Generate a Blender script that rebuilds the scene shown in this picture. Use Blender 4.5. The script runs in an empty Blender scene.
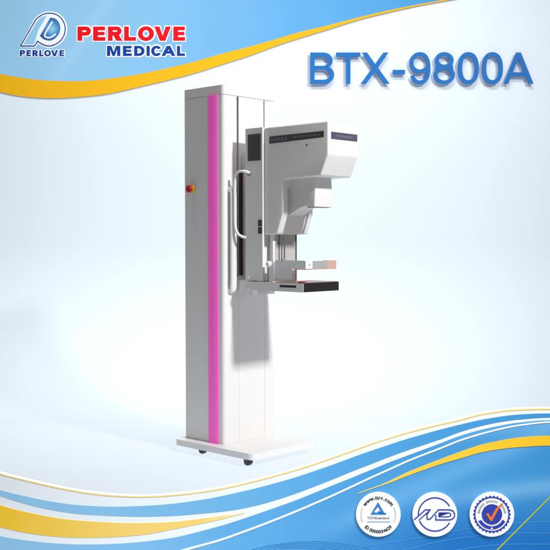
import bpy, bmesh, math, random
from mathutils import Vector, Matrix
random.seed(4)
S = bpy.context.scene
COL = S.collection
PI = math.pi
ZB = 0.068                      # top of the base plate above the floor

# ------------------------------------------------------------------ materials
def lin(c):
    return tuple(((v/255)/12.92 if v/255 <= .04045 else ((v/255+.055)/1.055)**2.4) for v in c) + (1,)
def new_mat(name):
    m = bpy.data.materials.new(name); m.use_nodes = True
    return m, m.node_tree.nodes, m.node_tree.links, m.node_tree.nodes['Principled BSDF']
def mat(name, col, rough=.4, metal=0, coat=0, var=.03, scale=12, bump=0, spec=.5, emit=0):
    """procedural paint / plastic: a faint mottling of colour, roughness and surface"""
    m, N, L, b = new_mat(name)
    tc = N.new('ShaderNodeTexCoord'); n = N.new('ShaderNodeTexNoise')
    n.inputs['Scale'].default_value = scale; n.inputs['Detail'].default_value = 4
    L.new(tc.outputs['Object'], n.inputs['Vector'])
    mx = N.new('ShaderNodeMix'); mx.data_type = 'RGBA'
    mx.inputs[6].default_value = tuple(max(0, v*(1-var)) for v in col[:3])+(1,)
    mx.inputs[7].default_value = tuple(min(1, v*(1+var)) for v in col[:3])+(1,)
    L.new(n.outputs['Fac'], mx.inputs[0]); L.new(mx.outputs[2], b.inputs['Base Color'])
    mr = N.new('ShaderNodeMapRange'); mr.inputs[3].default_value = rough*.85; mr.inputs[4].default_value = rough*1.15
    L.new(n.outputs['Fac'], mr.inputs[0]); L.new(mr.outputs[0], b.inputs['Roughness'])
    b.inputs['Metallic'].default_value = metal
    b.inputs['Coat Weight'].default_value = coat
    b.inputs['Specular IOR Level'].default_value = spec
    if bump:
        n2 = N.new('ShaderNodeTexNoise'); n2.inputs['Scale'].default_value = 260
        L.new(tc.outputs['Object'], n2.inputs['Vector'])
        bp = N.new('ShaderNodeBump'); bp.inputs['Strength'].default_value = bump; bp.inputs['Distance'].default_value = .001
        L.new(n2.outputs['Fac'], bp.inputs['Height']); L.new(bp.outputs[0], b.inputs['Normal'])
    if emit:
        b.inputs['Emission Color'].default_value = col; b.inputs['Emission Strength'].default_value = emit
    return m
M = {}
M['paint'] = mat('white_enamel', (.765, .743, .736, 1), .42, var=.012, bump=.06, spec=.35)
M['paint2'] = mat('off_white_plastic', (.745, .72, .71, 1), .5, var=.015, bump=.08, spec=.3)
M['base'] = mat('base_enamel', (.78, .76, .755, 1), .35, var=.015)
M['tube'] = mat('white_tube', (.78, .78, .78, 1), .2, var=.01, coat=.3)
M['grey'] = mat('grey_metal', (.42, .42, .42, 1), .4, metal=.3)
M['post'] = mat('post_grey', (.50, .49, .49, 1), .4, var=.02)
M['steel'] = mat('steel', (.62, .62, .64, 1), .25, metal=1)
M['dark'] = mat('dark_panel', (.072, .072, .082, 1), .4, var=.15, spec=.3)
M['slate'] = mat('slate_panel', (.075, .075, .12, 1), .35, var=.1)
M['groove'] = mat('groove_shade_brown', (.045, .026, .024, 1), .7, var=.2, scale=40)
M['black'] = mat('black_rubber', (.012, .012, .013, 1), .35, var=.2)
M['carbon'] = mat('tray_surface', (.34, .19, .15, 1), .35, var=.1, scale=60)
M['red'] = mat('red_plastic', (.42, .010, .010, 1), .3)
M['yellow'] = mat('yellow_plastic', (.85, .55, .05, 1), .4)
M['magenta'] = mat('magenta_added_glow', (.64, .085, .40, 1), .5, var=.01, emit=.40)  # glow added to hold the stripe's colour on the shaded face
M['faint'] = mat('panel_print', (.17, .17, .19, 1), .5)
m, N, L, b = new_mat('clear_acrylic'); M['acrylic'] = m
b.inputs['Base Color'].default_value = (.92, .64, .55, 1); b.inputs['Transmission Weight'].default_value = .55
b.inputs['Roughness'].default_value = .12; b.inputs['IOR'].default_value = 1.3

# printed inks
def ink(name, rgb, rough=.5):
    return mat(name, lin(rgb), rough, var=.004, spec=.15)
M['white_ink'] = ink('white_print', (246, 250, 253))
M['gap'] = ink('pale_blue_print', (238, 246, 252))
M['gold'] = ink('gold_print', (240, 182, 24))
M['goldline'] = ink('thin_gold_print', (244, 212, 130))
M['lime'] = ink('lime_print', (178, 190, 66))
M['title'] = ink('title_blue', (36, 112, 186), .45)
M['brand_red'] = ink('brand_red', (232, 10, 30))
M['navy'] = ink('navy_print', (14, 62, 150))
M['royal'] = ink('royal_print', (52, 66, 168))
M['tri'] = ink('triangle_blue', (50, 130, 205))
M['ash'] = ink('ash_print', (120, 122, 126))
M['soot'] = ink('soot_print', (60, 60, 64))
M['orange'] = ink('orange_print', (240, 120, 40))
M['wavelight'] = ink('light_wave_print', (78, 152, 212))
M['wavedark'] = ink('dark_wave_print', (52, 128, 198))
M['disc'] = mat('badge_enamel', (.93, .935, .94, 1), .35, var=.004, spec=.2)

# ------------------------------------------------------------------ camera
CX, CY, FPX = 278.7427, 279.2363, 1008.1439
YAW, PIT, ROL = math.radians(43.0743), math.radians(-2.2706), math.radians(-.0294)
CAM = Vector((3.6961, -3.5428, 1.0505+ZB))
cd = bpy.data.cameras.new('camera'); cam = bpy.data.objects.new('camera', cd); COL.objects.link(cam)
Fv = Vector((-math.sin(YAW)*math.cos(PIT), math.cos(YAW)*math.cos(PIT), math.sin(PIT)))
Rv = Fv.cross(Vector((0, 0, 1))).normalized(); Uv = Rv.cross(Fv)
R2 = Rv*math.cos(ROL)+Uv*math.sin(ROL); U2 = Uv*math.cos(ROL)-Rv*math.sin(ROL)
cam.matrix_world = Matrix(((R2.x, U2.x, -Fv.x, CAM.x), (R2.y, U2.y, -Fv.y, CAM.y), (R2.z, U2.z, -Fv.z, CAM.z), (0, 0, 0, 1)))
cd.sensor_width = 36; cd.lens = FPX/550*36
cd.shift_x = (275-CX)/550; cd.shift_y = (CY-275)/550
cd.clip_start = .05; cd.clip_end = 100
S.camera = cam

# ------------------------------------------------------------------ object helpers
def link(name, me, m=None, parent=None, smooth=True, angle=35):
    o = bpy.data.objects.new(name, me); COL.objects.link(o)
    me.name = name
    if m is not None:
        me.materials.clear(); me.materials.append(m)
    if parent is not None: o.parent = parent
    if smooth:
        bm = bmesh.new(); bm.from_mesh(me)
        for f in bm.faces: f.smooth = True
        for e in bm.edges:
            if len(e.link_faces) == 2 and e.calc_face_angle(0) > math.radians(angle): e.smooth = False
        bm.to_mesh(me); bm.free()
    return o
def tag(o, label, cat, group=None):
    o['label'] = label; o['category'] = cat
    if group: o['group'] = group
def empty(name, loc, rz=0):
    o = bpy.data.objects.new(name, None); COL.objects.link(o)
    o.location = loc; o.rotation_euler.z = rz; o.empty_display_size = .1
    return o
def bevel_all(bm, r, seg=3, ang=25):
    if r <= 0: return
    es = [e for e in bm.edges if len(e.link_faces) == 2 and e.calc_face_angle(0) > math.radians(ang)]
    bmesh.ops.bevel(bm, geom=es, offset=r, segments=seg, profile=.5, affect='EDGES', clamp_overlap=True)
def add_box(bm, x0, x1, y0, y1, z0, z1):
    vs = [bm.verts.new((x, y, z)) for z in (z0, z1) for x, y in ((x0, y0), (x1, y0), (x1, y1), (x0, y1))]
    for f in ((3, 2, 1, 0), (4, 5, 6, 7), (0, 1, 5, 4), (1, 2, 6, 5), (2, 3, 7, 6), (3, 0, 4, 7)):
        bm.faces.new([vs[i] for i in f])
def add_prism(bm, pts, a, c, axis):
    """polygon pts extruded from a to c along axis: 'z' pts=(x,y); 'y' pts=(x,z); 'x' pts=(y,z)"""
    def P(p, t): return {'z': (p[0], p[1], t), 'y': (p[0], t, p[1]), 'x': (t, p[0], p[1])}[axis]
    A = [bm.verts.new(P(p, a)) for p in pts]; B = [bm.verts.new(P(p, c)) for p in pts]
    bm.faces.new(A); bm.faces.new(B[::-1])
    for i in range(len(pts)):
        j = (i+1) % len(pts); bm.faces.new((A[j], A[i], B[i], B[j]))
def fin(bm, off=(0, 0, 0)):
    bmesh.ops.recalc_face_normals(bm, faces=bm.faces[:])
    bmesh.ops.translate(bm, verts=bm.verts[:], vec=Vector((0, 0, ZB))-Vector(off))
    me = bpy.data.meshes.new('m'); bm.to_mesh(me); bm.free(); return me
ROOT = Vector((-.02, .19, 0))
def box(name, x0, x1, y0, y1, z0, z1, m, parent, r=.004, seg=3):
    bm = bmesh.new(); add_box(bm, x0, x1, y0, y1, z0, z1); bevel_all(bm, r, seg)
    return link(name, fin(bm, ROOT), m, parent)
def prism(name, pts, a, c, axis, m, parent, r=.004, seg=3, ang=25):
    bm = bmesh.new(); add_prism(bm, pts, a, c, axis); bevel_all(bm, r, seg, ang)
    return link(name, fin(bm, ROOT), m, parent)
def rrect(x0, x1, y0, y1, r, n=6):
    out = []
    for cx, cy, a in ((x1-r, y0+r, -90), (x1-r, y1-r, 0), (x0+r, y1-r, 90), (x0+r, y0+r, 180)):
        for k in range(n+1):
            t = math.radians(a+90*k/n); out.append((cx+r*math.cos(t), cy+r*math.sin(t)))
    return out
def lathe_bm(bm, prof, axis, centre, n=32):
    """prof: list of (radius, along)"""
    rings = []
    for r, h in prof:
        ring = []
        for k in range(n):
            a = 2*PI*k/n; c, s = r*math.cos(a), r*math.sin(a)
            v = {'x': (h, c, s), 'y': (c, h, s), 'z': (c, s, h)}[axis]
            ring.append(bm.verts.new((v[0]+centre[0], v[1]+centre[1], v[2]+centre[2])))
        rings.append(ring)
    for a, c in zip(rings, rings[1:]):
        for k in range(n):
            bm.faces.new((a[k], a[(k+1) % n], c[(k+1) % n], c[k]))
    bm.faces.new(rings[0]); bm.faces.new(rings[-1][::-1])
def lathe(name, prof, axis, centre, m, parent, n=32):
    bm = bmesh.new(); lathe_bm(bm, prof, axis, centre, n)
    return link(name, fin(bm, ROOT), m, parent)
def catmull(pts, n=8, closed=False):
    pts = [Vector(p) for p in pts]; out = []; N_ = len(pts)
    rng = range(N_ if closed else N_-1)
    for i in rng:
        g = (lambda k: pts[k % N_]) if closed else (lambda k: pts[min(max(k, 0), N_-1)])
        p0, p1, p2, p3 = g(i-1), g(i), g(i+1), g(i+2)
        for k in range(n):
            t = k/n
            out.append(.5*((2*p1)+(p2-p0)*t+(2*p0-5*p1+4*p2-p3)*t*t+(3*p1-p0-3*p2+p3)*t**3))
    if not closed: out.append(pts[-1])
    return out
def tube_bm(bm, path, r, n=14):
    rings = []
    up = Vector((.3, .5, .81)).normalized()
    for i, p in enumerate(path):
        d = (path[min(i+1, len(path)-1)]-path[max(i-1, 0)]).normalized()
        s = d.cross(up).normalized(); u = s.cross(d)
        rings.append([bm.verts.new(p+s*r*math.cos(2*PI*k/n)+u*r*math.sin(2*PI*k/n)) for k in range(n)])
    for a, c in zip(rings, rings[1:]):
        for k in range(n): bm.faces.new((a[k], a[(k+1) % n], c[(k+1) % n], c[k]))
    bm.faces.new(rings[0]); bm.faces.new(rings[-1][::-1])

# ================================================================== THE MACHINE
unit = empty('mammography_machine', ROOT)
tag(unit, 'tall white x-ray mammography machine on a wheeled base with a magenta stripe up its column', 'medical machine')
# base plate
base = prism('base_plate', rrect(-.3145, .2650, -.0630, .4290, .030, 8), -.0314, 0, 'z', M['base'], unit, r=.005, ang=60)
for x, y in ((.203, -.028), (-.163, .004), (.03, .33), (-.24, .33)):
    w = lathe('caster', [(.012, -.016), (.019, -.014), (.0215, -.008), (.0215, .008), (.019, .014), (.012, .016)], 'y', (x, y, -.0465), M['black'], unit, 28)
    w['label'] = 'small black caster wheel'
    lathe('hub', [(.008, -.0168), (.008, .0168)], 'y', (x, y, -.0465), M['dark'], w, 20)
    bm = bmesh.new(); lathe_bm(bm, [(.018, -.034), (.018, -.0315)], 'z', (x, y, 0), 20)
    link('swivel_plate', fin(bm, ROOT), M['steel'], w)
# column: one extrusion with two grooves down its front face
r = .017
def corner(cx, cy, a0, n=6): return [(cx+r*math.cos(math.radians(a0+90*k/n)), cy+r*math.sin(math.radians(a0+90*k/n))) for k in range(n+1)]
prof = corner(-r, r, -90) + [(0, .096), (-.05, .096), (-.05, .110), (0, .110), (0, .2935), (-.05, .2935), (-.05, .3015), (0, .3015)] + \
       corner(-r, .3791-r, 0) + corner(-.3014+r, .3791-r, 90) + corner(-.3014+r, r, 180)
column = prism('column', prof, .0005, 1.7805, 'z', M['paint'], unit, r=0)
box('groove_lining', -.045, -.040, .0965, .1095, .002, 1.779, M['groove'], column, r=0)
box('groove_lining', -.045, -.040, .294, .301, .84, 1.779, M['dark'], column, r=0)
box('groove_cover', -.040, -.001, .0963, .1097, .001, .86, M['paint'], column, r=0)
box('groove_cover', -.040, -.0015, .2937, .3013, .001, .86, M['paint'], column, r=0)
prism('column_cap', rrect(-.3014, 0, 0, .3791, .018, 8), 1.783, 1.83, 'z', M['paint'], column, r=.006, ang=60)
prism('cap_seam', rrect(-.2985, -.0025, .0025, .3765, .0165, 8), 1.778, 1.785, 'z', M['grey'], column, r=0)
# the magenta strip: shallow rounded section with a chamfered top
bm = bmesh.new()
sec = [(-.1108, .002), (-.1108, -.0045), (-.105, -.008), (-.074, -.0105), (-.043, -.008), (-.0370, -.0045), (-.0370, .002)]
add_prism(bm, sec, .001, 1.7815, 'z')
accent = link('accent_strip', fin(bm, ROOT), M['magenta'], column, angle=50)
# emergency stop
es = lathe('emergency_stop', [(.021, 0), (.021, -.006), (.0165, -.007), (.0165, -.014)], 'y', (-.2275, 0, 1.3126), M['yellow'], unit, 32)
lathe('push_knob', [(.012, -.013), (.012, -.022), (.0185, -.0235), (.0205, -.028), (.019, -.034), (.013, -.0375), (.004, -.0385)], 'y', (-.2275, 0, 1.3126), M['red'], es, 32)
# white guard rail standing on the column's front face
bm = bmesh.new(); tube_bm(bm, catmull([(-.004, .050, 1.300), (.016, .050, 1.305), (.026, .050, 1.285), (.028, .050, 1.2), (.028, .050, .9), (.026, .050, .815), (.016, .050, .792), (-.004, .050, .797)], 8), .0165, 18)
bmesh.ops.scale(bm, vec=(.8, 1.25, 1), space=Matrix.Translation((0, -.05, 0)), verts=bm.verts[:])
link('guard_rail', fin(bm, ROOT), M['tube'], unit, angle=60)
# dark plate coloured as slot plus shadow, and mounting block of the lift carriage
box('slot_shade_plate', .0005, .010, .111, .130, .865, 1.40, M['groove'], unit, r=.001)
prism('mounting_block', [(.131, .842), (.27, .842), (.27, 1.50), (.146, 1.50), (.134, 1.485), (.131, 1.46)], .001, .094, 'x', M['paint2'], unit, r=.003)
# lift carriage
carriage = box('lift_carriage', .0925, .2115, .066, .313, .842, 1.605, M['paint'], unit, r=.005)
panel = box('vent_panel', .1110, .2015, .0635, .068, 1.4425, 1.5745, M['dark'], carriage, r=.0008)
bm = bmesh.new()
for k in range(17): add_box(bm, .114, .1985, .0625, .064, 1.4465+k*.0075, 1.4495+k*.0075)
link('vent_slat', fin(bm, ROOT), mat('slat_grey', (.09, .09, .1, 1), .45), panel, smooth=False)
for z in (1.131, 1.094):
    k_ = box('switch', .1845, .2065, .0618, .067, z-.0150, z+.0150, M['black'], carriage, r=.0025)
    box('rocker', .1890, .2020, .0600, .0625, z-.009, z+.009, M['dark'], k_, r=.001)
# grab handle
bm = bmesh.new()
tube_bm(bm, catmull([(.118, .068, 1.383), (.114, .052, 1.389), (.096, .042, 1.392), (.070, .040, 1.390), (.050, .040, 1.372), (.043, .040, 1.33), (.042, .040, 1.25), (.042, .040, 1.16),
                     (.047, .040, 1.108), (.062, .043, 1.078), (.085, .052, 1.063), (.100, .068, 1.060)], 8), .0072, 18)
h = link('grab_handle', fin(bm, ROOT), M['tube'], unit, angle=60)
lathe('handle_collar', [(.016, .0635), (.016, .0665)], 'y', (.118, 0, 1.383), M['steel'], h, 24)
# tube head and C arm: side profile extruded, channel cut in the upright
bm = bmesh.new()
add_prism(bm, [(.2135, 1.6041), (.6275, 1.6041), (.6275, 1.448), (.582, 1.350), (.3374, 1.3443), (.3374, 1.1715), (.3018, 1.0764), (.2135, 1.0717)], .0775, .3055, 'y')
bmesh.ops.recalc_face_normals(bm, faces=bm.faces[:]); bevel_all(bm, .0085, 5, 12)
me0 = bpy.data.meshes.new('a'); bm.to_mesh(me0); bm.free()
bm = bmesh.new(); add_prism(bm, [(.322, 1.30), (.40, 1.32), (.40, 1.06), (.278, 1.06), (.289, 1.0764), (.322, 1.17)], .112, .272, 'y')
bmesh.ops.recalc_face_normals(bm, faces=bm.faces[:])
me1 = bpy.data.meshes.new('b'); bm.to_mesh(me1); bm.free()
oa = bpy.data.objects.new('a', me0); ob = bpy.data.objects.new('b', me1); COL.objects.link(oa); COL.objects.link(ob)
md = oa.modifiers.new('c', 'BOOLEAN'); md.operation = 'DIFFERENCE'; md.solver = 'EXACT'; md.object = ob
bpy.context.view_layer.update()
mh = bpy.data.meshes.new_from_object(oa.evaluated_get(bpy.context.evaluated_depsgraph_get()))
bpy.data.objects.remove(oa); bpy.data.objects.remove(ob)
bm = bmesh.new(); bm.from_mesh(mh)
head = link('tube_head', fin(bm, ROOT), M['paint'], unit, angle=28)
# long dark strip on the side, its front counterpart, a screw
strip = prism('label_strip', [(.2494, 1.5215), (.6021, 1.5295), (.6021, 1.559), (.2494, 1.5565)], .0755, .079, 'y', M['dark'], head, r=.0006)
bm = bmesh.new(); x = .262
while x < .36:
    w = random.choice((.006, .008, .011)); add_box(bm, x, x+w, .0747, .0757, 1.531, 1.547); x += w+random.choice((.003, .004, .007))
x = .41
while x < .575:
    w = random.choice((.003, .004, .006)); hh = random.choice((.006, .008, .011)); add_box(bm, x, x+w, .0747, .0757, 1.5385, 1.5385+hh); x += w+random.choice((.0015, .002, .006))
link('lettering', fin(bm, ROOT), M['faint'], strip, smooth=False)
fs = box('front_strip', .626, .6295, .0990, .2940, 1.5225, 1.5555, M['slate'], head, r=.0006)
bm = bmesh.new(); y = .135
while y < .255:
    w = random.choice((.003, .004, .006)); add_box(bm, .629, .6302, y, y+w, 1.534, 1.543); y += w+random.choice((.0015, .002, .004))
link('lettering', fin(bm, ROOT), M['faint'], fs, smooth=False)
lathe('screw', [(.0045, 0), (.0045, -.002), (.003, -.003)], 'y', (.4944, .0777, 1.4998), M['black'], head, 16)
# collimator below the head
bm = bmesh.new()
A = [(.505, .131, 1.352), (.505, .250, 1.352), (.435, .250, 1.352), (.435, .131, 1.352)]
B = [(.503, .125, 1.206), (.503, .2626, 1.206), (.432, .2626, 1.210), (.432, .125, 1.210)]
va = [bm.verts.new(p) for p in A]; vb = [bm.verts.new(p) for p in B]
bm.faces.new(va); bm.faces.new(vb[::-1])
for i in range(4): bm.faces.new((va[i], vb[i], vb[(i+1) % 4], va[(i+1) % 4]))
bmesh.ops.recalc_face_normals(bm, faces=bm.faces[:]); bevel_all(bm, .004)
colm = link('collimator', fin(bm, ROOT), M['paint2'], head)
box('beam_window', .445, .492, .140, .250, 1.2045, 1.2095, M['dark'], colm, r=.0005)
prism('collimator_housing', [(.319, 1.3480), (.436, 1.3480), (.436, 1.214), (.392, 1.203), (.319, 1.166)], .136, .246, 'y', M['paint2'], head, r=.005)
# compression column between the arm and the tray
post = box('compression_column', .1965, .243, .107, .2797, .838, 1.074, M['post'], unit, r=.003)
box('guide_edge', .236, .252, .098, .113, .838, 1.074, M['tube'], post, r=.003)
box('guide_edge', .236, .247, .2755, .2815, .838, 1.074, M['dark'], post, r=.002)
bm = bmesh.new(); add_box(bm, .2425, .2445, .150, .1555, .84, 1.072); link('guide_groove', fin(bm, ROOT), M['dark'], post, smooth=False)
lathe('drive_rod', [(.0045, .945), (.0045, 1.072)], 'z', (.262, .172, 0), M['steel'], post, 18)
# compression carrier and its clear paddle
carrier = box('paddle_carrier', .287, .405, .072, .096, .845, .940, M['paint2'], unit, r=.004)
box('clamp_bar', .255, .2865, .066, .082, .843, .945, M['tube'], carrier, r=.004)
lathe('clamp_knob', [(.004, -.012), (.011, -.010), (.0155, -.003), (.0155, .004), (.011, .010)], 'y', (.262, .058, .928), M['tube'], carrier, 28)
lathe('rod_nut', [(.012, .9395), (.012, .9500), (.009, .9530)], 'z', (.262, .172, 0), M['grey'], carrier, 6)
box('seam_line', .33, .405, .0705, .0725, .908, .9105, M['tube'], carrier, r=0)
paddle = empty('compression_paddle', (0, 0, 0)); paddle.parent = unit
bm = bmesh.new()
add_prism(bm, [(.4945, .0690), (.4945, .2990), (.4905, .2990), (.4905, .0730), (.4130, .0730), (.4130, .0690)], .9040, .9460, 'z')
link('paddle_wall', fin(bm, ROOT), M['acrylic'], paddle, smooth=False)
box('paddle_wall', .4130, .4900, .2950, .2990, .9040, .9460, M['acrylic'], paddle, r=0)
box('paddle_floor', .4140, .4900, .0735, .2945, .9040, .9075, M['acrylic'], paddle, r=0)
box('paddle_bracket', .300, .4925, .0640, .0685, .9130, .9480, M['tube'], paddle, r=.002)
box('paddle_bracket', .4950, .4990, .0640, .1150, .9080, .9470, M['tube'], paddle, r=.0018)
box('paddle_plate', .4950, .4975, .1160, .2280, .9120, .9440, mat('plate_grey', (.36, .37, .37, 1), .35), paddle, r=.001)
for yy in (.0925,): lathe('paddle_screw', [(.004, .499), (.004, .501)], 'x', (0, yy, .928), M['grey'], paddle, 16)
# image receptor tray
tray = box('receptor_tray', .0896, .4906, .0576, .3215, .7958, .8385, M['paint2'], unit, r=.003)
sl = box('cassette_slot', .3370, .4444, .0560, .0580, .8165, .8270, M['black'], tray, r=.001)
box('front_bumper', .4895, .4935, .0600, .3200, .7970, .8400, M['black'], tray, r=.0015)
box('top_plate', .300, .4885, .0620, .3170, .8380, .8420, M['carbon'], tray, r=.001)
box('corner_mark', .4550, .4880, .0605, .0830, .8415, .8475, M['red'], tray, r=.0015)
box('support_bracket', .030, .130, .080, .115, .770, .842, M['paint2'], tray, r=.004)
box('support_bracket', .006, .130, .200, .240, .770, .800, M['paint2'], tray, r=.004)
for x_, z_ in ((.112, .858), (.118, .80), (.150, .852)):
    lathe('bolt', [(.005, 0), (.005, -.004)], 'y', (x_, .0662 if z_ > .84 else .0578, z_), M['tube'], tray, 14)

# ================================================================== PRINTED BOARDS
Dh = Vector((-math.sin(YAW), math.cos(YAW), 0)); Rh = Vector((math.cos(YAW), math.sin(YAW), 0))
def board_frame(depth):
    """origin on the floor plane and a mapping from artwork units to metres on an upright board facing the camera side"""
    o = Vector((CAM.x, CAM.y, 0))+Dh*depth
    def uv(px, py):
        d = Fv*FPX+R2*(px-CX)-U2*(py-CY); t = depth/d.dot(Dh)
        p = CAM+d*t
        return ((p-o).dot(Rh), p.z)
    return o, uv
class Art:
    """flat shapes on an upright board; local x right, z up, front towards -y"""
    def __init__(s, depth): s.o, s.uv = board_frame(depth); s.px = depth/FPX
    def root(s, name): return empty(name, s.o, YAW)
    def shape(s, name, contours, y0, y1, m, parent, px=True):
        """contours: outer outlines and holes (even-odd), front face at y0, back at y1 (y0 < y1)"""
        cu = bpy.data.curves.new('c', 'CURVE'); cu.dimensions = '2D'; cu.fill_mode = 'BOTH'
        for c in contours:
            pts = [s.uv(*p) for p in c] if px else c
            sp = cu.splines.new('POLY'); sp.points.add(len(pts)-1); sp.use_cyclic_u = True
            for k, p in enumerate(pts): sp.points[k].co = (p[0], p[1], 0, 1)
        cu.extrude = (y1-y0)/2
        return s._conv(name, cu, (y0+y1)/2, m, parent)
    def _conv(s, name, cu, yc, m, parent, flat=1):
        ob = bpy.data.objects.new('tmp', cu); COL.objects.link(ob)
        bpy.context.view_layer.update()
        me = bpy.data.meshes.new_from_object(ob.evaluated_get(bpy.context.evaluated_depsgraph_get()))
        bpy.data.objects.remove(ob)
        for v in me.vertices: v.co = (v.co.x, yc-v.co.z*flat, v.co.y)
        me.validate()
        return link(name, me, m, parent, angle=30)
    def band(s, name, top, bot, y0, y1, m, parent, n=6):
        t = [tuple(v) for v in catmull([Vector((a, b)) for a, b in top], n)]
        b = [tuple(v) for v in catmull([Vector((a, b)) for a, b in bot], n)]
        return s.shape(name, [t+b[::-1]], y0, y1, m, parent)
    def line(s, name, pts, w, y0, y1, m, parent, n=6, w2=None, smooth=True):
        p = [Vector(v) for v in (catmull([Vector(q) for q in pts], n) if smooth else pts)]
        L_, R_ = [], []
        for i, q in enumerate(p):
            d = (p[min(i+1, len(p)-1)]-p[max(i-1, 0)])
            if 0 < i < len(p)-1 and not smooth:
                d = ((p[i+1]-p[i]).normalized()+(p[i]-p[i-1]).normalized())
            d.normalize(); nrm = Vector((-d.y, d.x))
            k = 1
            if 0 < i < len(p)-1 and not smooth:
                k = 1/max(.45, abs(nrm.dot(Vector((-(p[i+1]-p[i]).normalized().y, (p[i+1]-p[i]).normalized().x)))))
            ww = (w if w2 is None else w+(w2-w)*i/(len(p)-1))/2*k
            L_.append(tuple(q+nrm*ww)); R_.append(tuple(q-nrm*ww))
        return s.shape(name, [L_+R_[::-1]], y0, y1, m, parent)
    def halo(s, name, contours, w, yc, m, parent, px=True):
        """rounded pale outline that follows the letter edges"""
        cu = bpy.data.curves.new('c', 'CURVE'); cu.dimensions = '3D'; cu.bevel_depth = w*s.px; cu.bevel_resolution = 2
        for c in contours:
            pts = [s.uv(*p) for p in c]
            sp = cu.splines.new('POLY'); sp.points.add(len(pts)-1); sp.use_cyclic_u = True
            for k, p in enumerate(pts): sp.points[k].co = (p[0], p[1], 0, 1)
        return s._conv(name, cu, yc, m, parent, flat=.05)
    def text(s, body, px, py, size, y0, y1, m, parent, name='lettering', ang=0, bold=0, align='CENTER', sx=1):
        """built in sans text, size in artwork units, turned by ang about its own base point"""
        cu = bpy.data.curves.new('t', 'FONT'); cu.body = body; cu.size = size*s.px; cu.align_x = align
        cu.extrude = (y1-y0)/2; cu.offset = bold*s.px; cu.resolution_u = 3
        ob = bpy.data.objects.new('tmp', cu); COL.objects.link(ob); bpy.context.view_layer.update()
        me = bpy.data.meshes.new_from_object(ob.evaluated_get(bpy.context.evaluated_depsgraph_get()))
        bpy.data.objects.remove(ob)
        u, w = s.uv(px, py); c, sn = math.cos(ang), math.sin(ang)
        for v in me.vertices:
            x, y = v.co.x*sx, v.co.y
            v.co = (u+x*c-y*sn, (y0+y1)/2-v.co.z, w+x*sn+y*c)
        return me if parent is None else link(name, me, m, parent, smooth=False)
    def arc_text(s, body, cx, cy, rad, a0, a1, size, y0, y1, m, parent, name='lettering', bold=0, inward=False):
        """letters set round a circle from angle a0 to a1 (degrees, 90 is up)"""
        bm = bmesh.new(); wd = [{'w': 1.3, 'm': 1.35, '.': .5, 't': .6, 'I': .5, ' ': .6, 'D': 1.15}.get(c, 1) for c in body]; n = sum(wd)
        for i, ch in enumerate(body):
            a = math.radians(a0+(a1-a0)*(sum(wd[:i])+wd[i]/2)/n)
            x, y = cx+rad*math.cos(a), cy-rad*math.sin(a)
            if ch == ' ': continue
            rot = a-PI/2 if not inward else a+PI/2
            me = s.text(ch, x, y, size, y0, y1, None, None, ang=rot, bold=bold); bm.from_mesh(me); bpy.data.meshes.remove(me)
        me = bpy.data.meshes.new('t'); bm.to_mesh(me); bm.free()
        return link(name, me, m, parent, smooth=False)
def circ(cx, cy, rx, ry=None, a0=0, a1=360, n=48):
    ry = rx if ry is None else ry
    full = abs(a1-a0) >= 360
    return [(cx+rx*math.cos(math.radians(a0+(a1-a0)*k/n)), cy-ry*math.sin(math.radians(a0+(a1-a0)*k/n))) for k in range(n if full else n+1)]

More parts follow.
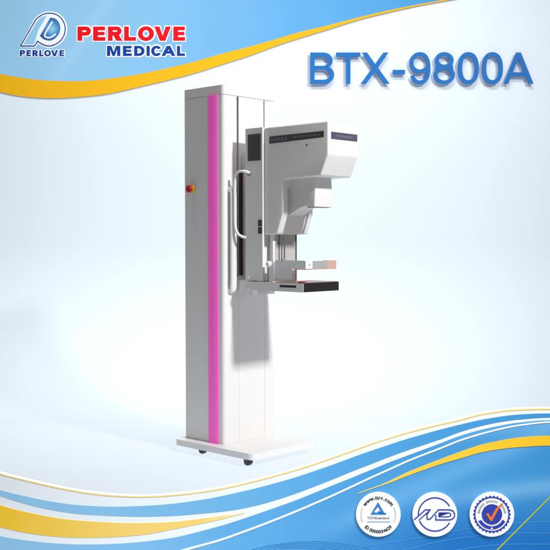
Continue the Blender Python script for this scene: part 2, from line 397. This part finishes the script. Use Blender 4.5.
# ---- letter outlines, cap height 1, y up
def el(cx, cy, rx, ry, a0, a1, n=14):
    return [(cx+rx*math.cos(math.radians(a0+(a1-a0)*k/n)), cy+ry*math.sin(math.radians(a0+(a1-a0)*k/n))) for k in range(n+1)]
def sup(cx, cy, rx, ry, a0, a1, n=28, e=.86):
    out = []
    for k in range(n+1):
        a = math.radians(a0+(a1-a0)*k/n); c, s_ = math.cos(a), math.sin(a)
        out.append((cx+rx*math.copysign(abs(c)**e, c), cy+ry*math.copysign(abs(s_)**e, s_)))
    return out
def glyph(ch, w, t, h):
    if ch == 'I': return [[(0, 0), (t, 0), (t, 1), (0, 1)]]
    if ch == '-': return [[(0, .305), (w, .305), (w, .305+t), (0, .305+t)]]
    if ch == 'L': return [[(0, 0), (w, 0), (w, h), (t, h), (t, 1), (0, 1)]]
    if ch == 'E': return [[(0, 0), (w, 0), (w, h), (t, h), (t, .5-h*.42), (w*.93, .5-h*.42), (w*.93, .5+h*.5), (t, .5+h*.5), (t, 1-h), (w*.98, 1-h), (w*.98, 1), (0, 1)]]
    if ch == 'T': return [[(w/2-t/2, 0), (w/2+t/2, 0), (w/2+t/2, 1-h), (w, 1-h), (w, 1), (0, 1), (0, 1-h), (w/2-t/2, 1-h)]]
    if ch == 'P':
        rx = .36*w; b_ = .36
        return [[(0, 0), (t, 0), (t, b_)]+el(w-rx, (1+b_)/2, rx, (1-b_)/2, -90, 90)+[(0, 1)],
                [(t, b_+h), (t, 1-h)]+el(w-rx, (1+b_)/2, max(rx-t, .02), (1-b_)/2-h, 90, -90)]
    if ch == 'R':
        rx = .34*w; b_ = .37
        return [[(0, 0), (t, 0), (t, b_), (w*.42, b_), (w-1.12*t, 0), (w+.08, 0), (w*.80, b_+.04)]+el(w-rx, (1+b_)/2, rx, (1-b_)/2, -55, 90)+[(0, 1)],
                [(t, b_+h), (t, 1-h)]+el(w-rx, (1+b_)/2, max(rx-t, .02), (1-b_)/2-h, 90, -90)]
    if ch == 'D':
        rx = .55*w
        return [[(0, 0)]+el(w-rx, .5, rx, .5, -90, 90, 24)+[(0, 1)], [(t, h), (t, 1-h)]+el(w-rx, .5, rx-t, .5-h, 90, -90, 24)]
    if ch == 'B':
        return [[(0, 0)]+el(.56*w, .29, .44*w, .29, -90, 62)+el(.54*w, .745, .40*w, .255, -42, 90)+[(0, 1)],
                [(t, h), (t, .46)]+el(.56*w, (h+.46)/2, .44*w-t, (.46-h)/2, 90, -90),
                [(t, .575), (t, 1-h)]+el(.54*w, (.575+1-h)/2, .40*w-t, (1-h-.575)/2, 90, -90)]
    if ch == 'O': return [el(w/2, .5, w/2, .515, 0, 353, 40), el(w/2, .5, w/2-t, .515-h, 0, 353, 40)]
    if ch == '0': return [sup(w/2, .5, w/2, .512, 0, 354, 44), sup(w/2, .5, w/2-t, .512-h, 0, 354, 44)]
    if ch == 'C': return [el(w/2, .5, w/2, .515, 32, 328, 34)+el(w/2, .5, w/2-t, .515-h, 322, 38, 34)]
    if ch == 'V':
        k = t*1.12
        return [[(0, 1), (k, 1), (w/2, k*.95), (w-k, 1), (w, 1), (w/2+k*.52, 0), (w/2-k*.52, 0)]]
    if ch == 'A':
        k = t*1.1; q = (w/2-k*.5)
        def lx(y): return q*y          # outer left edge
        yb = .24; yt_ = yb+h
        ap = (w/2-k)/((w/2-k*.5))      # height where the inner edges would meet
        yi = (w/2-k)/q
        return [[(0, 0), (k, 0), (k+lx(yb)*1.0, yb), (w-k-lx(yb), yb), (w-k, 0), (w, 0), (w/2+k*.5, 1), (w/2-k*.5, 1)],
                [(k+lx(yt_), yt_), (w/2, min(yi, .93)), (w-k-lx(yt_), yt_)]]
    if ch == 'M':
        return [[(0, 0), (t, 0), (t, .66), (w/2-t*.36, 0), (w/2+t*.36, 0), (w-t, .66), (w-t, 0), (w, 0), (w, 1), (w-t*1.35, 1), (w/2, .38), (t*1.35, 1), (0, 1)]]
    if ch == 'X':
        k = t*1.22; m_ = .515
        return [[(0, 0), (k, 0), (w/2, m_-.115), (w-k, 0), (w, 0), (w/2+k*.5, m_), (w-.03, 1), (w-.03-k, 1), (w/2, m_+.115), (.03+k, 1), (.03, 1), (w/2-k*.5, m_)]]
    if ch == '8':
        return [el(w/2, .285, w/2, .297, 152, 388, 34)+el(w/2, .755, .445*w, .257, -30, 210, 34),
                el(w/2, .285, w/2-t, .297-h, 0, 353, 30), el(w/2, .755, .445*w-t, .257-h*.95, 0, 353, 30)]
    if ch == '9':
        return [sup(w/2, .5, w/2, .512, 206, 450, 44)+el(w/2, .675, w/2, .337, 92, 318, 34)+sup(w/2, .5, w/2-t, .512-h, -16, -150, 26),
                el(w/2, .675, w/2-t, .337-h, 0, 353, 32)]
def place(g, x0, ytop, ybot, xs=None):
    hgt = ybot-ytop
    return [[(x0+p[0]*hgt, ybot-p[1]*hgt) for p in c] for c in g]
def word(art, letters, ytop, ybot, t, h, y0, y1, m, parent, name='letter', halo=0, lab=None):
    hgt = ybot-ytop
    for ch, xa, xb in letters:
        q = .92 if ch in '89' else 1
        cs = place(glyph(ch, (xb-xa)/hgt, t*q, h*q), xa, ytop, ybot)
        o = art.shape(name, cs, y0, y1, m, parent)
        if halo:
            art.halo('outline', cs[:1] if ch in 'XTLEIVM-' else cs, halo, y1-.0006, M['white_ink'], o)

# ---- print materials that vary across the sheet (the artwork's own colours)
def gradient_print(name, art, stops, streaks=(), dark=None):
    """colour ramp along the sheet, plus soft light streaks and a deeper corner, all in sheet coordinates"""
    m, N, L, b = new_mat(name)
    tc = N.new('ShaderNodeTexCoord'); sp = N.new('ShaderNodeSeparateXYZ'); L.new(tc.outputs['Object'], sp.inputs[0])
    def mth(op, a, c=None, cl=False):
        n = N.new('ShaderNodeMath'); n.operation = op; n.use_clamp = cl
        for i, v in enumerate((a, c)):
            if v is None: continue
            if isinstance(v, (int, float)): n.inputs[i].default_value = v
            else: L.new(v, n.inputs[i])
        return n.outputs[0]
    u0, w0 = art.uv(0, 550); 
    U_ = mth('DIVIDE', mth('SUBTRACT', sp.outputs[0], u0), art.px)             # artwork x
    V_ = mth('DIVIDE', mth('SUBTRACT', sp.outputs[2], w0), art.px)             # artwork height above the lower edge
    rp = N.new('ShaderNodeValToRGB'); L.new(mth('DIVIDE', U_, 550), rp.inputs[0])
    e = rp.color_ramp.elements
    e[0].position = stops[0][0]/550; e[0].color = lin(stops[0][1]); e[1].position = stops[-1][0]/550; e[1].color = lin(stops[-1][1])
    for x, c in stops[1:-1]:
        k = e.new(x/550); k.color = lin(c)
    col = rp.outputs[0]
    def mixin(fac, c):
        nonlocal col
        mx = N.new('ShaderNodeMix'); mx.data_type = 'RGBA'; L.new(fac, mx.inputs[0]); L.new(col, mx.inputs[6]); mx.inputs[7].default_value = lin(c); col = mx.outputs[2]
    if dark:
        x0, x1, v0, v1, amt, c = dark
        a = mth('MULTIPLY', mth('DIVIDE', mth('SUBTRACT', U_, x0), x1-x0, True), mth('SUBTRACT', 1, mth('DIVIDE', mth('SUBTRACT', V_, v0), v1-v0, True), True))
        mixin(mth('MULTIPLY', a, amt), c)
    for (xa, va, xb, vb, wid, amt, c, f0, f1) in streaks:
        line_ = mth('ADD', mth('MULTIPLY', mth('SUBTRACT', U_, xa), (vb-va)/(xb-xa)), va)
        d = mth('DIVIDE', mth('SUBTRACT', V_, line_), wid)
        g = mth('POWER', 2.718, mth('MULTIPLY', mth('MULTIPLY', d, d), -1))
        fd = mth('DIVIDE', mth('SUBTRACT', U_, f0), f1-f0, True)
        mixin(mth('MULTIPLY', mth('MULTIPLY', g, fd), amt), c)
    ns = N.new('ShaderNodeTexNoise'); ns.inputs['Scale'].default_value = 2.2; ns.inputs['Detail'].default_value = 1
    L.new(tc.outputs['Object'], ns.inputs['Vector'])
    hs = N.new('ShaderNodeHueSaturation'); L.new(col, hs.inputs['Color'])
    mr = N.new('ShaderNodeMapRange'); mr.inputs[3].default_value = .95; mr.inputs[4].default_value = 1.05; L.new(ns.outputs['Fac'], mr.inputs[0]); L.new(mr.outputs[0], hs.inputs['Value'])
    L.new(hs.outputs[0], b.inputs['Base Color']); b.inputs['Roughness'].default_value = .55; b.inputs['Specular IOR Level'].default_value = .12
    return m

WALL = 7.2
# ================================================================== HEADER BOARD (upper left, hung in front of the backdrop)
HA = Art(WALL-.010)
hdr = HA.root('header_board')
tag(hdr, 'sky blue header board with a curved golden lower edge and red and navy company lettering', 'sign board')
sky = gradient_print('header_sky_print', HA, [(0, (156, 206, 238)), (110, (142, 197, 234)), (200, (120, 182, 227)), (300, (98, 168, 221)), (450, (70, 152, 214))],
                     streaks=((60, 470, 120, 560, 14, .25, (176, 218, 244), -60, 40),))
top = [(-230, -30), (-120, 30), (-40, 62), (-10, 71), (0, 73.8), (20, 77.5), (40, 80), (60, 81), (85, 81), (110, 78.5), (140, 74), (170, 67.5), (195, 61.5), (220, 54.2), (250, 46.5), (275, 39.3), (300, 32), (330, 24.8), (360, 17), (390, 10), (420, 4), (450, -1.2), (480, -6), (520, -12)]
bot = [(-230, -18), (-120, 46), (-40, 80), (-10, 89), (0, 92), (20, 96), (40, 97.8), (60, 98), (85, 96.4), (110, 93.3), (140, 86.6), (170, 79.5), (195, 73), (220, 65), (250, 55.5), (275, 46.2), (300, 38), (330, 28.8), (360, 19.4), (390, 12), (420, 5.4), (450, 0), (480, -5), (520, -11.4)]
ct = [tuple(v) for v in catmull([Vector(p) for p in bot], 6)]
HA.shape('backing_panel', [[(p[0], p[1]-.8) for p in ct]+[(520, -90), (-230, -90)]], .002, .009, M['white_ink'], hdr)
HA.band('golden_edge', top, bot, -.0003, .004, M['gold'], hdr)
ct = [tuple(v) for v in catmull([Vector(p) for p in top], 6)]
HA.shape('sky_panel', [ct+[(520, -90), (-230, -90)]], 0, .0038, sky, hdr)
word(HA, [('P', 77.6, 91), ('E', 93.2, 105.4), ('R', 108, 121.6), ('L', 124.2, 136), ('O', 138, 154), ('V', 154.3, 171), ('E', 173.4, 185.2)], 26.6, 40.8, .33, .26, -.0030, -.0006, M['brand_red'], hdr, halo=1.5)
word(HA, [('M', 107, 120.4), ('E', 123, 131.8), ('D', 134.2, 144.6), ('I', 146.6, 149.8), ('C', 151.2, 161.8), ('A', 161.6, 175.4), ('L', 177, 185)], 45.9, 56, .32, .25, -.0028, -.0006, M['navy'], hdr, halo=1.5)
word(HA, [('P', 20, 25.2), ('E', 26.6, 31), ('R', 32.6, 37.8), ('L', 39.4, 43.6), ('O', 44.4, 51), ('V', 51.2, 58), ('E', 59.6, 64.2)], 50.2, 56.2, .31, .24, -.0028, -.0006, M['navy'], hdr, halo=1.1)
logo = empty('emblem', (0, 0, 0)); logo.parent = hdr
outl = [tuple(v) for v in catmull([Vector(p) for p in [(36.2, 19.2), (42.7, 14.6), (50.4, 13.2), (58, 15.4), (63.3, 21.2), (65.4, 28.5), (63.6, 36.6), (58, 43), (50.4, 46), (43.5, 44.8), (37.6, 41.2)]], 6)]
outl = [(20.6, 46)]+outl+[(34.6, 46)]
HA.halo('outline', [outl], 1.9, -.0004, M['white_ink'], logo)
HA.shape('emblem_ground', [outl], -.0022, -.0004, M['white_ink'], logo)
HA.shape('emblem_stripe', [[(23.4, 44.4), (37.2, 21.2), (41.5, 17.2), (47, 15.6), (44.5, 19.5), (38, 31), (36.2, 38), (33.8, 44.4)]], -.0027, -.0020, ink('pale_sky_print', (150, 205, 238)), logo)
HA.line('emblem_line', [outl[0]]+outl[1:-1:3]+[outl[-1], outl[0]], 1.0, -.0032, -.0022, M['navy'], logo, smooth=False)
m, N, L, b = new_mat('globe_print')
tc = N.new('ShaderNodeTexCoord'); vm = N.new('ShaderNodeVectorMath'); vm.operation = 'DISTANCE'; L.new(tc.outputs['Object'], vm.inputs[0])
gu, gw = HA.uv(52, 29); vm.inputs[1].default_value = (gu, -.003, gw)
dv = N.new('ShaderNodeMath'); dv.operation = 'DIVIDE'; L.new(vm.outputs['Value'], dv.inputs[0]); dv.inputs[1].default_value = 13*HA.px
rp = N.new('ShaderNodeValToRGB'); L.new(dv.outputs[0], rp.inputs[0]); rp.color_ramp.elements[0].color = lin((150, 215, 240)); rp.color_ramp.elements[1].color = lin((20, 66, 150))
k = rp.color_ramp.elements.new(.5); k.color = lin((60, 140, 205))
L.new(rp.outputs[0], b.inputs['Base Color']); b.inputs['Roughness'].default_value = .5
HA.shape('emblem_globe', [[tuple(v) for v in catmull([Vector(p) for p in [(50.4, 17.6), (55.5, 18.8), (59, 22.5), (60.4, 28), (59, 34), (55, 38.6), (50.2, 40.6), (44.5, 39.6), (40, 36)]], 6)]], -.0032, -.0024, m, logo)
HA.line('emblem_curve', [(52.6, 21.6), (48.2, 28.6), (45, 34.4), (45.8, 37), (50.2, 37.6), (56, 34)], 1.5, -.0038, -.0030, M['white_ink'], logo)

# ================================================================== TITLE LETTERS standing off the backdrop
TD = .027
TA = Art(WALL-TD)
ttl = TA.root('title_lettering')
tag(ttl, 'large blue raised letters and numerals reading across the upper right of the pale backdrop', 'lettering')
word(TA, [('B', 310.2, 334.2), ('T', 336, 360.4), ('X', 360.8, 389.6), ('-', 392.6, 405), ('9', 409.4, 430.4), ('8', 433.6, 454.8), ('0', 457.8, 478.8), ('0', 481.8, 502.8), ('A', 503.4, 533.4)],
     52.6, 83.8, .140, .128, -.005, .007, M['title'], ttl)

# ================================================================== LOW DISPLAY BOARD in front of the machine
BD = 3.4
BA = Art(BD)
brd = BA.root('display_board')
tag(brd, 'low wave topped board with blue, white and golden swooshes in front of the machine', 'display board')
c0 = [(-260, 374), (-120, 426), (-30, 464), (0, 474.2), (20, 479.4), (50, 486.4), (80, 492.2), (110, 495.8), (145, 497), (180, 494.8), (220, 489.2), (260, 480), (300, 468.9), (330, 458.9), (366, 446), (390, 438), (414, 431), (440, 424.6), (460, 420), (480, 414.8), (500, 411.6), (520, 409.7), (550, 409.2), (585, 411), (700, 427), (820, 455)]
b1t = [(-260, 390), (-120, 442), (-30, 480), (0, 490), (20, 495), (40, 499.4), (60, 502.8), (80, 505.2), (110, 506.6), (140, 506), (170, 504), (200, 500), (220, 496.4), (240, 492), (260, 487.2), (280, 481.8), (300, 475.8), (330, 465.6), (360, 454.6), (390, 444.4), (410, 438), (440, 429.6), (460, 424.6), (480, 420), (500, 416.6), (520, 414.4), (550, 413.4), (585, 415), (700, 431), (820, 459)]
b1b = [(-260, 396), (-120, 448), (-30, 486), (0, 496), (20, 502.4), (40, 507.6), (60, 511.4), (80, 514), (110, 515.8), (140, 516.6), (170, 516), (190, 514.6), (220, 511.8), (240, 509), (260, 504.6), (280, 498.8), (300, 492), (330, 480.4), (350, 472.2), (370, 464.4), (390, 456.6), (410, 449.4), (440, 439.4), (460, 432), (480, 426.2), (500, 422), (520, 419.4), (550, 417.5), (585, 419), (700, 435), (820, 463)]
m_t = [(-260, 437), (-120, 489), (-30, 527), (0, 536), (20, 539.4), (40, 542), (60, 543.6), (80, 544.4), (110, 544), (140, 542), (170, 538.2), (190, 534), (220, 526), (240, 519.8), (260, 513), (280, 506), (300, 498.6), (330, 486.4), (350, 478.4), (370, 470.2), (390, 462), (410, 454.6), (440, 443.4), (460, 435.8), (480, 430), (500, 425.6), (520, 422.4), (550, 420), (585, 421), (700, 437), (820, 465)]
wl = [(150, 560), (184, 550), (200, 545.6), (220, 540), (240, 533), (260, 525.6), (280, 517.8), (300, 509.6), (330, 496.6), (350, 487.4), (370, 478), (390, 469), (410, 460), (440, 448.4), (460, 440.4), (480, 434.2), (500, 429), (520, 425.2), (550, 422), (585, 422.5), (700, 436), (820, 464)]
up = [(x, y-1.2) for x, y in c0]
ct = [tuple(v) for v in catmull([Vector(p) for p in up], 6)]
BA.shape('board_body', [ct+[(820, 574), (-260, 574)]], .0002, .022, M['gap'], brd)
BA.line('thin_golden_line', c0, 1.1, -.0005, .0015, M['goldline'], brd, w2=1.5)
blue1 = gradient_print('upper_swoosh_print', BA, [(0, (150, 203, 240)), (110, (138, 196, 236)), (220, (112, 182, 230)), (330, (88, 166, 222)), (440, (74, 156, 216)), (550, (66, 148, 210))])
BA.band('upper_swoosh', b1t, b1b, -.0005, .0015, blue1, brd)
blue2 = gradient_print('main_swoosh_print', BA, [(0, (150, 203, 240)), (150, (128, 190, 235)), (230, (100, 174, 228)), (330, (84, 162, 222)), (440, (72, 154, 214)), (550, (62, 146, 208))],
    streaks=((440, 52, 550, 64, 9, .55, (128, 188, 232), 395, 500), (330, 22, 420, 62, 12, .45, (122, 186, 232), 300, 360), (440, 118, 550, 128, 9, .35, (128, 190, 234), 330, 450)),
    dark=(300, 460, 10, 64, .92, (26, 110, 188)))
ct = [tuple(v) for v in catmull([Vector(p) for p in m_t], 6)]
BA.shape('main_swoosh', [ct+[(820, 573), (-260, 573)]], -.0003, .0015, blue2, brd)
BA.line('white_swoosh_line', wl, 2.1, -.0012, .0, M['white_ink'], brd, w2=1.3)
BA.band('golden_band', [(-260, 404), (-120, 456), (-30, 494), (0, 505), (20, 510.6), (40, 515), (60, 518.4), (80, 520.6), (110, 522.4), (140, 523), (170, 522), (190, 520), (220, 516), (245, 512.6)],
        [(-260, 424), (-120, 480), (-30, 519), (0, 527), (20, 531.6), (40, 534.8), (60, 536.8), (80, 537.6), (110, 537.2), (140, 535), (160, 531.8), (180, 527.8), (200, 523.8), (220, 519.6), (245, 513)], -.0008, .0015,
        gradient_print('golden_band_print', BA, [(0, (250, 203, 56)), (80, (249, 210, 96)), (140, (249, 214, 120)), (200, (249, 214, 116)), (240, (250, 228, 165))]), brd)
BA.band('golden_crescent', [(358, 493), (380, 485), (390, 480.6), (410, 471), (440, 459.2), (460, 451.8), (480, 445), (500, 440.6), (520, 437.4), (550, 435.6), (585, 437), (700, 455), (820, 486)],
        [(358, 493.6), (380, 486), (390, 482.6), (410, 474.8), (440, 464.2), (460, 458.4), (480, 452.6), (500, 449), (520, 447), (550, 445.6), (585, 448), (700, 470), (820, 505)], -.0014, -.0002,
        gradient_print('golden_crescent_print', BA, [(360, (250, 214, 110)), (420, (250, 206, 76)), (500, (248, 200, 48)), (549, (246, 196, 40))]), brd)
BA.line('lime_line', [(553, 494), (496, 551), (478, 569)], 1.2, -.0014, -.0002, M['lime'], brd, smooth=False)
for pts in ([(320, 560), (345, 550), (380, 544), (420, 537.5), (460, 530), (500, 524), (550, 521.5), (585, 522)],
            [(360, 563), (400, 551), (440, 541.5), (480, 535.5), (520, 533), (585, 534)],
            [(400, 566), (440, 553.5), (480, 546.5), (520, 544), (585, 545)]):
    BA.line('fine_light_wave', pts, .55, -.0009, -.0002, M['wavelight'], brd)
for k in range(5):
    BA.line('fine_dark_wave', [(236+6*k, 556), (258+5*k, 548.2+.6*k), (285, 543.2+1.3*k), (315, 541.4+1.8*k), (340, 543.6+2.1*k), (368-4*k, 549+2*k), (385-6*k, 557)], .5, -.0008, -.0002, M['wavedark'], brd)

# ---- round badges fixed on the board
def badge(px, py, rad, label):
    o = empty('badge', BA.o-Dh*.0005, YAW)
    tag(o, label, 'badge', 'round certification badges on the display board')
    BA.shape('disc', [circ(px, py, rad, n=64)], -.0045, -.0008, M['disc'], o)
    return o
F0, F1 = -.0052, -.0040
bd = badge(378.2, 514, 22.3, 'white round badge with a blue outlined triangle and dark lettering round its rim')
BA.shape('triangle', [[(377.9, 501.6), (384.6, 513.3), (378.4, 512.9), (377.6, 510.7), (380.4, 510.7), (377.9, 506.2), (373.6, 511.9), (385.8, 512.4), (386, 514.2), (370.3, 514.2)]], F0, F1, M['tri'], bd)
BA.text('TÜVRheinland', 378.2, 518.6, 3.3, F0, F1, M['ash'], bd, sx=1.15, bold=.04)
BA.line('underline', [(367, 521.4), (389.6, 521.4)], .45, F0, F1, M['tri'], bd, smooth=False)
BA.arc_text('www.tuv.com', 378.2, 514, 15.2, 148, 32, 5.4, F0, F1, M['soot'], bd, bold=.18)
BA.arc_text('ID 0000034629', 378.2, 514, 18.8, 222, 318, 4.6, F0, F1, M['soot'], bd, bold=.16, inward=True)
for a0 in (155, -25):
    BA.line('rim_print', [(378.2+17.2*math.cos(math.radians(a0+50*k/8)), 514-17.2*math.sin(math.radians(a0+50*k/8))) for k in range(9)], 1.3, F0, F1, ink('mist_print', (205, 207, 210)), bd)
bd = badge(434.6, 514, 22.3, 'white round badge with an open blue ring crossed by blue outlined letters')
def z6(l): return [(408+x*.0945, 495+y*.0945) for x, y in l]
for a0, a1 in ((30, 186), (203, 330)):
    BA.line('ring', [(434.8+16.6*math.cos(math.radians(a0+(a1-a0)*k/20)), 514-16.6*math.sin(math.radians(a0+(a1-a0)*k/20))) for k in range(21)], 1.25, F0, F1, M['royal'], bd)
BA.line('monogram', z6([(62, 258), (182, 152), (232, 152), (200, 200), (200, 250), (232, 250), (318, 152), (440, 152), (474, 164), (490, 190), (490, 222), (474, 246), (440, 258), (292, 258), (292, 205)]), 1.15, F0-.0003, F1, M['royal'], bd, smooth=False)
BA.line('monogram', z6([(112, 262), (212, 172)]), 1.0, F0-.0004, F1, M['royal'], bd, smooth=False)
BA.line('monogram', z6([(325, 184), (428, 184), (450, 194), (450, 216), (428, 226), (325, 226), (325, 184)]), 1.0, F0, F1, M['royal'], bd, smooth=False)
bd = badge(491.6, 514, 22.3, 'white round badge with an orange tick over a solid blue circle and scalloped blue ring')
sc_ = [(491.6+(18.2+.75*math.cos(30*2*PI*k/240))*math.cos(2*PI*k/240), 514-(18.2+.75*math.cos(30*2*PI*k/240))*math.sin(2*PI*k/240)) for k in range(240)]
BA.shape('scalloped_ring', [sc_, circ(491.6, 514, 16.4, n=64)], F0, F1, M['royal'], bd)
BA.shape('centre_circle', [circ(491.6, 514, 10.2, n=48)], F0, F1, M['royal'], bd)
BA.shape('tick', [[(485.8, 513.4), (488, 512.6), (490.6, 517), (495.5, 508), (503.4, 502), (497.6, 509.2), (491.6, 520.4), (490, 520.4)]], F0-.0012, F1, M['orange'], bd)
rb = [(491.6+15*math.cos(math.radians(a)), 514-15*math.sin(math.radians(a))) for a in range(205, 336, 6)]+[(491.6+11.8*math.cos(math.radians(a)), 514-11.8*math.sin(math.radians(a))) for a in range(335, 204, -6)]
BA.shape('ribbon', [rb, [(490, 528.6), (491.6, 526.2), (493.2, 528.6)]], F0, F1, M['royal'], bd)
for a0, a1 in ((172, 128), (112, 68), (48, 8)):
    n_ = 7
    for k in range(n_):
        a = math.radians(a0+(a1-a0)*k/(n_-1)); cx, cy = 491.6+13.2*math.cos(a), 514-13.2*math.sin(a)
        d_ = (math.cos(a), -math.sin(a)); hh = 1.0 if k else 1.35
        BA.line('rim_print', [(cx-d_[0]*hh, cy-d_[1]*hh), (cx+d_[0]*hh, cy+d_[1]*hh)], .7, F0, F1, M['ash'], bd, smooth=False)

# ================================================================== SETTING: floor and curved backdrop
m, N, L, b = new_mat('backlit_floor_sheet')      # translucent white floor, backlight added below to wash out shadows
out = N['Material Output']
tr = N.new('ShaderNodeBsdfTranslucent'); tr.inputs[0].default_value = (.88, .945, 1, 1)
df = N.new('ShaderNodeBsdfDiffuse'); df.inputs[0].default_value = (.87, .94, 1, 1)
mx = N.new('ShaderNodeMixShader'); mx.inputs[0].default_value = .16
L.new(tr.outputs[0], mx.inputs[1]); L.new(df.outputs[0], mx.inputs[2]); L.new(mx.outputs[0], out.inputs['Surface'])
FLOORM = m
bm = bmesh.new()
def wp(u, d, z): p = Vector((CAM.x, CAM.y, 0))+Dh*d+Rh*u; return (p.x, p.y, z)
RC = 1.1
vs = [bm.verts.new(wp(u, d, 0)) for u, d in ((-3.4, 2.6), (3.4, 2.6), (3.4, WALL-RC), (-3.4, WALL-RC))]
bm.faces.new(vs); me = bpy.data.meshes.new('f'); bm.to_mesh(me); bm.free()
fl = link('floor', me, FLOORM, smooth=False); fl['kind'] = 'structure'
m, N, L, b = new_mat('backdrop_sheet')            # same sheet, translucency fades with height to shape the added backlight
out = N['Material Output']
tr = N.new('ShaderNodeBsdfTranslucent'); tr.inputs[0].default_value = (.84, .925, 1, 1)
df = N.new('ShaderNodeBsdfDiffuse'); df.inputs[0].default_value = (.80, .888, .962, 1)
tc = N.new('ShaderNodeTexCoord'); sp = N.new('ShaderNodeSeparateXYZ'); L.new(tc.outputs['Object'], sp.inputs[0])
mr = N.new('ShaderNodeMapRange'); mr.interpolation_type = 'SMOOTHSTEP'; mr.inputs[1].default_value = 0; mr.inputs[2].default_value = 2.5
mr.inputs[3].default_value = .16; mr.inputs[4].default_value = 1
L.new(sp.outputs[2], mr.inputs[0])
mx = N.new('ShaderNodeMixShader'); L.new(mr.outputs[0], mx.inputs[0])
L.new(tr.outputs[0], mx.inputs[1]); L.new(df.outputs[0], mx.inputs[2]); L.new(mx.outputs[0], out.inputs['Surface'])
BACKM = m
bm = bmesh.new(); rows = []
pr = [(WALL-RC+RC*math.sin(math.radians(a)), RC-RC*math.cos(math.radians(a))) for a in range(0, 91, 5)]+[(WALL, z) for z in (1.6, 2.2, 3.0, 3.7)]
for d, z in pr: rows.append([bm.verts.new(wp(u, d, z)) for u in (-3.4, -1.7, 0, 1.7, 3.4)])
for a, c in zip(rows, rows[1:]):
    for k in range(4): bm.faces.new((a[k], a[k+1], c[k+1], c[k]))
me = bpy.data.meshes.new('b'); bm.to_mesh(me); bm.free()
bk = link('backdrop', me, BACKM, angle=60); bk['kind'] = 'structure'

# ================================================================== LIGHT
w = bpy.data.worlds.new('World'); S.world = w; w.use_nodes = True
w.node_tree.nodes['Background'].inputs[0].default_value = (1, .975, .96, 1)
w.node_tree.nodes['Background'].inputs[1].default_value = .20
def area(name, loc, target, sx, sy, power, col=(1, 1, 1), spread=180):
    l = bpy.data.lights.new(name, 'AREA'); l.shape = 'RECTANGLE'; l.size = sx; l.size_y = sy; l.energy = power; l.color = col; l.spread = math.radians(spread)
    o = bpy.data.objects.new(name, l); COL.objects.link(o); o.location = loc
    o.rotation_euler = (Vector(target)-Vector(loc)).to_track_quat('-Z', 'Y').to_euler(); return o
# key softbox from the patient's side, above
ctr = Vector((.1, .19, 1.0))
a_, e_ = math.radians(-1.5), math.radians(37)
kd = Vector((math.cos(e_)*math.cos(a_), math.cos(e_)*math.sin(a_), math.sin(e_)))
area('key_softbox', ctr+kd*8, ctr, .55, .55, 100, (1, .99, .975), 70)
# unseen backlights added below and behind the sheet to brighten it
fc = Vector((CAM.x, CAM.y, 0))+Dh*5.3
area('added_floor_backlight', (fc.x, fc.y, -1.5), (fc.x, fc.y, 0), 4.8, 4.0, 60, (.95, .98, 1))
q_ = wp(-.2, WALL+1.0, -.9)
area('added_curve_backlight', q_, wp(-.2, WALL-.5, .45), 5.0, 1.6, 50, (.96, .985, 1))  # added to fill the machine's shadow on the curve
p = wp(0, WALL+1.3, 1.25)
area('added_wall_backlight', p, wp(0, WALL, 1.2), 5.6, 1.2, 25, (.97, .985, 1))  # added behind the wall to lift its dim middle band
# unseen strip added above the backdrop that lights the wall, the header and throws the letters' shadows
p = wp(.0, WALL-2.2, 4.8); t_ = wp(.0, WALL, 1.1)
area('added_backdrop_light', p, t_, 3.6, .35, 33, (1, 1, 1), 90)
# unseen light added above the low display board to brighten its print
p = wp(.35, 2.55, 2.2); t_ = wp(.1, BD-.15, .15)
area('added_board_light', p, t_, 2.4, .2, 10.3, (1, 1, 1), 60)

# ================================================================== RENDER
S.view_settings.view_transform = 'Standard'; S.view_settings.look = 'None'; S.view_settings.exposure = 0; S.view_settings.gamma = 1
S.cycles.use_denoising = True
S.cycles.max_bounces = 10; S.cycles.diffuse_bounces = 5; S.cycles.transmission_bounces = 6
S.cycles.sample_clamp_indirect = 4
